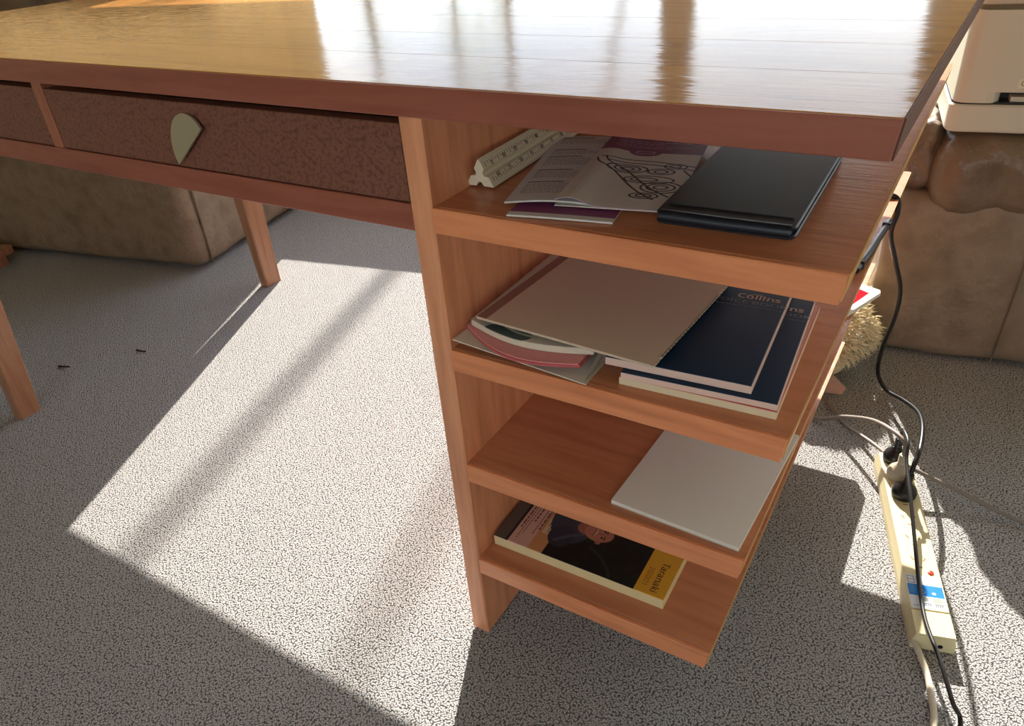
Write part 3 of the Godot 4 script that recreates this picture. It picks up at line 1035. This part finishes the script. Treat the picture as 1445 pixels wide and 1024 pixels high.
	slab("page_edge", 0.006, 0.21, 0.009, 0.0094, strip, b3, 0.0, 0.0, 0.142, -0.001)
	var b2 := thing("invoice_book", "lower dark navy invoice book lying on the red book", "book", V(0.192, y + 0.0096, -0.0155), 3.9, "navy invoice books on the second shelf")
	slab("pages", 0.146, 0.208, 0.0, 0.0062, M.pink_pages, b2)
	slab("cover", 0.1455, 0.208, 0.0062, 0.0075, M.navy, b2)
	cover.call(b2, 0.1455, 0.208, 0.0075)
	var b1 := thing("invoice_book", "upper dark navy invoice book partly under the brown notebook", "book", V(0.1735, y + 0.0176, -0.0205), 3.6, "navy invoice books on the second shelf")
	slab("pages", 0.1395, 0.208, 0.0, 0.0082, M.pink_pages, b1)
	slab("cover", 0.139, 0.208, 0.0082, 0.0095, M.navy, b1)
	cover.call(b1, 0.139, 0.197, 0.0095)

func lower_shelves() -> void:
	var rng := RandomNumberGenerator.new()
	rng.seed = 8
	# blank white pad near the open end of the third shelf
	var y: float = H[2]
	var p := thing("writing_pad", "blank white paper pad at the open end of the third shelf", "pad", V(0.1815, y, -0.017), -2.5)
	slab("backing_board", 0.142, 0.206, 0.0, 0.001, plain(S(190, 170, 140), 0.8), p, 0.0)
	slab("sheets", 0.142, 0.206, 0.001, 0.0056, M.paper, p)
	slab("top_sheet", 0.142, 0.206, 0.0058, 0.006, M.paper, p, 0.0)
	# directory on the bottom shelf
	y = H[3]
	var d := thing("directory", "thick yellow-ended directory with portrait cover on the bottom shelf", "book", V(0.005, y, -0.033), 0.5)
	slab("pages", 0.235, 0.178, 0.0, 0.0158, plain(S(236, 212, 158), 0.85), d, 0.0008)
	var im := sheet(470, 356, S(18, 26, 26))
	im.fill_rect(Rect2i(0, 0, 34, 356), S(92, 82, 74))
	im.fill_rect(Rect2i(34, 0, 7, 356), S(24, 20, 22))
	im.fill_rect(Rect2i(41, 0, 72, 356), S(216, 170, 150))
	im.fill_rect(Rect2i(104, 0, 38, 356), S(206, 144, 92))
	im.fill_rect(Rect2i(100, 120, 5, 236), S(206, 144, 92))
	for k in 7:
		small_print(im, 96 - k * 8, 60 + rng.randi_range(0, 40), 330 + rng.randi_range(-60, 60), 1, 8, 4 if k % 3 == 0 else 2, S(90, 56, 52), rng, true)
	im.fill_rect(Rect2i(108, 150, 30, 62), S(20, 30, 40))
	small_print(im, 130, 160, 40, 3, 8, 2, S(150, 160, 160), rng, true)
	im.fill_rect(Rect2i(108, 222, 30, 70), S(222, 190, 150))
	stroke(im, arc(126, 236, 8, 10, 0, 360), 1.2, S(80, 60, 50))
	small_print(im, 128, 250, 36, 3, 7, 2, S(80, 60, 50), rng, true)
	# the portrait: head towards the yellow end
	for k in 80:
		ell(im, rng.randf_range(150, 390), rng.randf_range(0, 350), rng.randf_range(8, 26), rng.randf_range(6, 16), S(20 + rng.randi_range(0, 8), 28 + rng.randi_range(0, 9), 26), rng.randf() * 3.0)
	ell(im, 172, 215, 62, 84, S(62, 66, 78))
	ell(im, 160, 280, 34, 40, S(50, 54, 66))
	stroke(im, [Vector2(150, 150), Vector2(186, 200), Vector2(214, 214)], 6.0, S(86, 90, 102))
	stroke(im, [Vector2(150, 300), Vector2(180, 270), Vector2(212, 250)], 5.0, S(80, 84, 96))
	ell(im, 210, 226, 26, 22, S(170, 104, 84))
	ell(im, 256, 226, 44, 35, S(38, 28, 24))
	ell(im, 246, 228, 40, 30, S(196, 128, 102))
	ell(im, 254, 197, 8, 6, S(180, 112, 90))
	ell(im, 255, 260, 8, 6, S(180, 112, 90))
	stroke(im, arc(232, 228, 6, 13, -70, 70, 12), 2.0, S(236, 214, 200))
	stroke(im, arc(230, 228, 6, 15, -70, 70, 12), 1.2, S(130, 60, 56))
	ell(im, 258, 216, 2.5, 4, S(40, 28, 26))
	ell(im, 258, 240, 2.5, 4, S(40, 28, 26))
	stroke(im, [Vector2(258, 228), Vector2(244, 228)], 2.2, S(170, 104, 84))
	stroke(im, [Vector2(265, 210), Vector2(266, 222)], 1.6, S(70, 46, 38))
	stroke(im, [Vector2(265, 234), Vector2(266, 246)], 1.6, S(70, 46, 38))
	stroke(im, [Vector2(246, 284), Vector2(270, 294), Vector2(294, 310), Vector2(314, 330), Vector2(328, 352)], 3.5, S(44, 62, 46))
	im.fill_rect(Rect2i(394, 0, 76, 356), S(232, 170, 50))
	slab("cover", 0.235, 0.178, 0.0158, 0.017, printed(im, 0.4), d, 0.0002)
	# turned so that the words run towards the reader
	var side := Basis(V(0, 0, 1), V(1, 0, 0), V(0, 1, 0))
	lettering("lettering", "Taranaki", 0.0085, M.ink, d, Transform3D(side, V(0.2195, 0.0171, -0.030)), 1.1)
	lettering("lettering", "2020/21", 0.0062, plain(S(160, 104, 30), 0.6), d, Transform3D(side, V(0.206, 0.0171, -0.026)), 1.0)

# ---------------------------------------------------------------- on the floor
func cord(pts: Array, r: float) -> SurfaceTool:
	return tube(mb(), spline(pts, 6), r, -1, 10)

func plug(called: String, at: Vector3, lean: Vector3, mat: Material, parent: Node3D) -> void:
	var up := lean.normalized()
	var xa := up.cross(V(0, 0, 1)).normalized()
	var bas := Basis(xa, up, xa.cross(up))
	var o := part(called, lathe(mb(), [Vector2(0, 0), Vector2(0.0175, 0), Vector2(0.0185, 0.004), Vector2(0.0185, 0.009), Vector2(0.0165, 0.015), Vector2(0.011, 0.021), Vector2(0.0075, 0.025), Vector2(0.0065, 0.027), Vector2(0, 0.027)], Transform3D(bas, at)), mat, parent, true)
	var st := mb()
	for k in 4:
		lathe(st, [Vector2(0, 0), Vector2(0.0062, 0.0), Vector2(0.0066, 0.0022), Vector2(0.0056, 0.0044), Vector2(0, 0.0044)], Transform3D(bas, at + up * (0.027 + 0.0046 * k)), 14)
	part("strain_relief", st, mat, o, true)

func floor_things() -> void:
	# the power strip
	var ang := rad_to_deg(atan2(-0.272, -0.962)) # its length lies along local -z
	var s := thing("power_strip", "cream multi-socket power strip with blue label lying on the carpet", "power strip", V(0.482, 0, -0.4375), 15.8)
	var P: StandardMaterial3D = M.cream_plastic
	var xf := Transform3D(Basis(V(1, 0, 0), V(0, 1, 0), V(0, 0, 1)), Vector3.ZERO)
	var prof := PackedVector2Array([Vector2(-0.027, 0.001), Vector2(0.027, 0.001), Vector2(0.027, 0.012), Vector2(0.0235, 0.030), Vector2(-0.0235, 0.030), Vector2(-0.027, 0.012)])
	part("body", extrude(mb(), prof, -0.19, 0.147, 0.0015, xf), P, s)
	part("end_cap", extrude(mb(), prof, 0.1475, 0.19, 0.0015, xf), P, s)
	# sockets: three slots each
	var slot := plain(S(150, 136, 96), 0.7)
	for k in 6:
		var z := -0.158 + k * 0.0435
		var so := mb()
		for q in [[-0.008, 0.006, 28.0], [0.008, 0.006, -28.0], [0.0, -0.010, 90.0]]:
			var b := Basis(V(0, 1, 0), deg_to_rad(q[2]))
			extrude(so, rect(-0.0012, -0.0036, 0.0012, 0.0036), 0.0299, 0.0303, 0.0, Transform3D(b * LIE, V(q[0], 0, z - q[1])))
		part("socket", so, slot, s)
	var neon := plain(S(200, 60, 40), 0.3)
	part("indicator", lathe(mb(), [Vector2(0.0042, 0), Vector2(0.004, 0.0012), Vector2(0.0, 0.002)], Transform3D(Basis.IDENTITY, V(0.012, 0.03, 0.078)), 16), neon, s)
	var im := sheet(200, 250, S(226, 232, 236))
	var rng := RandomNumberGenerator.new()
	rng.seed = 4
	im.fill_rect(Rect2i(0, 72, 200, 84), S(22, 130, 214))
	stroke(im, [Vector2(8, 12), Vector2(44, 12), Vector2(44, 62), Vector2(8, 62), Vector2(8, 12)], 1.6, S(110, 116, 122))
	stroke(im, [Vector2(8, 36), Vector2(44, 36)], 1.6, S(110, 116, 122))
	small_print(im, 54, 14, 40, 6, 8, 2, S(130, 136, 140), rng)
	small_print(im, 120, 14, 66, 6, 8, 2, S(130, 136, 140), rng)
	small_print(im, 10, 84, 34, 6, 10, 2, S(150, 200, 236), rng)
	stroke(im, [Vector2(80, 110), Vector2(100, 124), Vector2(78, 142)], 1.8, S(120, 190, 240))
	ell(im, 144, 128, 12, 9, S(214, 234, 246))
	ell(im, 84, 178, 22, 18, S(150, 154, 150))
	ell(im, 156, 182, 30, 22, S(166, 170, 164))
	im.fill_rect(Rect2i(66, 206, 50, 5), S(70, 74, 76))
	im.fill_rect(Rect2i(130, 206, 56, 5), S(70, 74, 76))
	for k in 4:
		im.fill_rect(Rect2i(74 + 11 * k, 211, 4, 18), S(70, 74, 76))
		im.fill_rect(Rect2i(138 + 12 * k, 211, 4, 18), S(70, 74, 76))
	small_print(im, 12, 224, 44, 2, 9, 3, S(90, 96, 100), rng)
	part("label_sticker", extrude(mb(), rect(-0.022, -0.146, 0.022, -0.086), 0.0301, 0.0304, 0.0, Transform3D(LIE, Vector3.ZERO)), printed(im, 0.35), s)
	part("screw_hole", lathe(mb(), [Vector2(0.0034, 0), Vector2(0.0034, 0.0006), Vector2(0, 0.0006)], Transform3D(Basis(V(1, 0, 0), V(0, 0, 1), V(0, -1, 0)), V(0.008, 0.012, 0.1898)), 14), M.black_plastic, s)
	part("cord", cord([V(0.511, 0.014, -0.25), V(0.519, 0.013, -0.235), V(0.531, 0.006, -0.215), V(0.540, 0.005, -0.185), V(0.548, 0.0045, -0.14), V(0.545, 0.0045, -0.05)], 0.0042), M.cream_cord, s, true)

	var dark_cord := plain(S(38, 36, 36), 0.4)
	# the three plugs, each with its lead
	var a := thing("power_lead", "thick black lead hanging from the desk to the nearest plug on the strip", "cable", V(0.458, 0.03, -0.515), 0, "leads plugged into the power strip")
	plug("plug", V(0.4585, 0.0302, -0.518), V(0.05, 1, 0.0), M.black_plastic, a)
	part("cord", cord([V(0.28, 0.477, -0.60), V(0.33, 0.4775, -0.615), V(0.352, 0.474, -0.62), V(0.357, 0.452, -0.625), V(0.353, 0.411, -0.64), V(0.366, 0.354, -0.67), V(0.380, 0.293, -0.70), V(0.379, 0.219, -0.74), V(0.368, 0.126, -0.80), V(0.367, 0.041, -0.85), V(0.389, 0.025, -0.82), V(0.423, 0.049, -0.76), V(0.449, 0.072, -0.70), V(0.461, 0.093, -0.63), V(0.465, 0.099, -0.56), V(0.4625, 0.088, -0.525), V(0.4608, 0.07, -0.518)], 0.0038), M.black_plastic, a, true)
	var b := thing("power_lead", "grey lead with cream plug in the middle of the strip's three plugs", "cable", V(0.446, 0.03, -0.56), 0, "leads plugged into the power strip")
	plug("plug", V(0.4455, 0.0302, -0.562), V(0.0, 1, 0.02), plain(S(206, 196, 170), 0.4), b)
	part("cord", cord([V(0.20, 0.005, -0.74), V(0.288, 0.006, -0.70), V(0.337, 0.037, -0.68), V(0.385, 0.072, -0.64), V(0.419, 0.097, -0.59), V(0.440, 0.099, -0.566), V(0.4455, 0.086, -0.562), V(0.4455, 0.07, -0.562)], 0.0036), M.grey_cord, b, true)
	var c := thing("power_lead", "thin dark lead draped along the power strip from the farthest plug", "cable", V(0.433, 0.03, -0.6), 0, "leads plugged into the power strip")
	plug("plug", V(0.4335, 0.0302, -0.602), V(0.02, 1, 0.0), M.black_plastic, c)
	part("cord", cord([V(0.434, 0.07, -0.602), V(0.4345, 0.09, -0.60), V(0.436, 0.106, -0.585), V(0.446, 0.112, -0.55), V(0.451, 0.096, -0.52), V(0.466, 0.080, -0.465), V(0.485, 0.055, -0.40), V(0.501, 0.037, -0.34), V(0.518, 0.036, -0.27), V(0.540, 0.037, -0.215), V(0.562, 0.022, -0.17), V(0.575, 0.006, -0.155), V(0.575, 0.004, -0.05)], 0.0028), dark_cord, c, true)
	var e := thing("extension_cord", "long grey cord crossing behind the plugs to the right", "cable", V(0.44, 0.0, -0.6))
	part("cord", cord([V(0.22, 0.005, -0.84), V(0.282, 0.008, -0.78), V(0.306, 0.006, -0.745), V(0.344, 0.006, -0.70), V(0.393, 0.018, -0.65), V(0.432, 0.0365, -0.595), V(0.465, 0.038, -0.58), V(0.531, 0.023, -0.575), V(0.625, 0.008, -0.56), V(0.72, 0.0045, -0.56), V(0.95, 0.0045, -0.55)], 0.0035), M.grey_cord, e, true)

	# short black lead along the shelf ends, held by a clip
	var f := thing("short_cable", "short black cable clipped along the end of the second shelf", "cable", V(0.36, 0.475, -0.43))
	part("cord", cord([V(0.345, 0.4775, -0.35), V(0.3505, 0.4775, -0.40), V(0.354, 0.4775, -0.46), V(0.3575, 0.4765, -0.52)], 0.0042), M.black_plastic, f, true)
	part("clip", box(mb(), V(0.351, 0.4735, -0.503), V(0.361, 0.4824, -0.497), 0.001), M.black_plastic, f, true)
	part("clip", box(mb(), V(0.341, 0.4735, -0.372), V(0.352, 0.4828, -0.364), 0.001), M.black_plastic, f, true)

	# a red and white packet poking out past the third shelf
	var red := plain(S(190, 36, 48), 1.0)
	red.metallic_specular = 0.05
	var k := thing("paper_packet", "red and white paper packet poking out past the shelf end", "packet", V(0.30, H[2], -0.58), 0.0)
	part("packet", extrude(mb(), PackedVector2Array([Vector2(-0.06, -0.07), Vector2(0.018, -0.066), Vector2(0.058, 0.045), Vector2(0.056, 0.056), Vector2(0.02, 0.07), Vector2(-0.06, 0.06)]), 0.0, 0.006, 0.0012, Transform3D(LIE, Vector3.ZERO)), plain(S(236, 232, 224), 0.5), k)
	part("red_print", extrude(mb(), PackedVector2Array([Vector2(-0.05, -0.057), Vector2(0.012, -0.054), Vector2(0.042, 0.038), Vector2(0.016, 0.052), Vector2(-0.05, 0.05)]), 0.0061, 0.0064, 0.0, Transform3D(LIE, Vector3.ZERO)), red, k)

	# shaggy sheepskin heap beside the ottoman
	var h := thing("sheepskin", "shaggy cream sheepskin heaped on the carpet beside the ottoman", "sheepskin", V(0.266, 0, -0.955))
	var hump := noise(FastNoiseLite.TYPE_SIMPLEX_SMOOTH, 7.0, 40, 3)
	var bump := func(p: Vector3, _n: Vector3) -> float: return 0.03 * hump.get_noise_3dv(p)
	var wool := plain(S(250, 236, 200), 0.95)
	part("pelt", puff(mb(), V(-0.03, 0.075, 0.0), V(0.07, 0.07, 0.15), 0.06, 16, bump), wool, h)
	var fur := mb()
	var fr := RandomNumberGenerator.new()
	fr.seed = 77
	for q in 7000:
		var d := V(fr.randfn(), absf(fr.randfn()), fr.randfn()).normalized()
		var o := V(-0.02, 0.065, 0.0) + V(d.x * 0.095, d.y * 0.085, d.z * 0.165)
		if o.x > (0.035 if o.z < 0.01 else 0.075):
			continue
		var dir := (d + V(fr.randfn(), fr.randfn() - 0.9, fr.randfn()) * 0.5).normalized()
		var sid := dir.cross(V(fr.randfn(), fr.randfn(), fr.randfn())).normalized() * 0.0014
		var m := o + dir * 0.012
		var tip := m + (dir + V(fr.randfn(), fr.randfn() - 0.4, fr.randfn()) * 0.5).normalized() * 0.014
		tip.y = maxf(tip.y, 0.002)
		m.y = maxf(m.y, 0.003)
		flat(fur, o - sid, o + sid, m + sid, d)
		flat(fur, o - sid, m + sid, m - sid, d)
		flat(fur, m - sid, m + sid, tip, d)
	part("wool", fur, wool, h).set_meta("kind", "stuff")
	var skin := mb()
	quad(skin, V(-0.05, 0.055, 0.15), V(0.05, 0.006, 0.158), V(0.055, 0.014, 0.145), V(-0.04, 0.085, 0.13), V(0, 0.3, 1))
	flat(skin, V(-0.05, 0.055, 0.15), V(-0.02, 0.004, 0.172), V(0.05, 0.006, 0.158), V(0, 0.3, 1))
	part("hide_side", skin, plain(S(206, 160, 140), 0.8), h)

	# bits on the carpet
	for q in [[-1.307, -0.161, 20.0, "dark twig on the carpet nearest the desk's front leg"], [-1.193, -0.291, 8.0, "dark twig on the carpet between the two desk legs"]]:
		var t := thing("twig", q[3], "twig", V(q[0], 0.0, q[1]), q[2], "dark twigs on the carpet")
		part("stick", tube(mb(), spline([V(-0.014, 0.0025, 0), V(0.0, 0.004, 0.002), V(0.014, 0.0025, -0.001)], 4), 0.0028, 0.0016, 7), plain(S(58, 42, 32), 0.9), t)
	# low wooden stool by the sofa: one corner of it shows
	var w := thing("footstool", "low pale timber footstool in front of the sofa", "stool", V(-2.235, 0, -0.40), 11.8)
	part("seat", box(mb(), V(-0.2, 0.035, -0.05), V(0.17, 0.058, 0.12), 0.004), M.leg, w)
	for x in [-0.17, 0.12]:
		part("leg", box(mb(), V(x, 0.0, -0.03), V(x + 0.03, 0.035, 0.1), 0.002), M.leg, w)
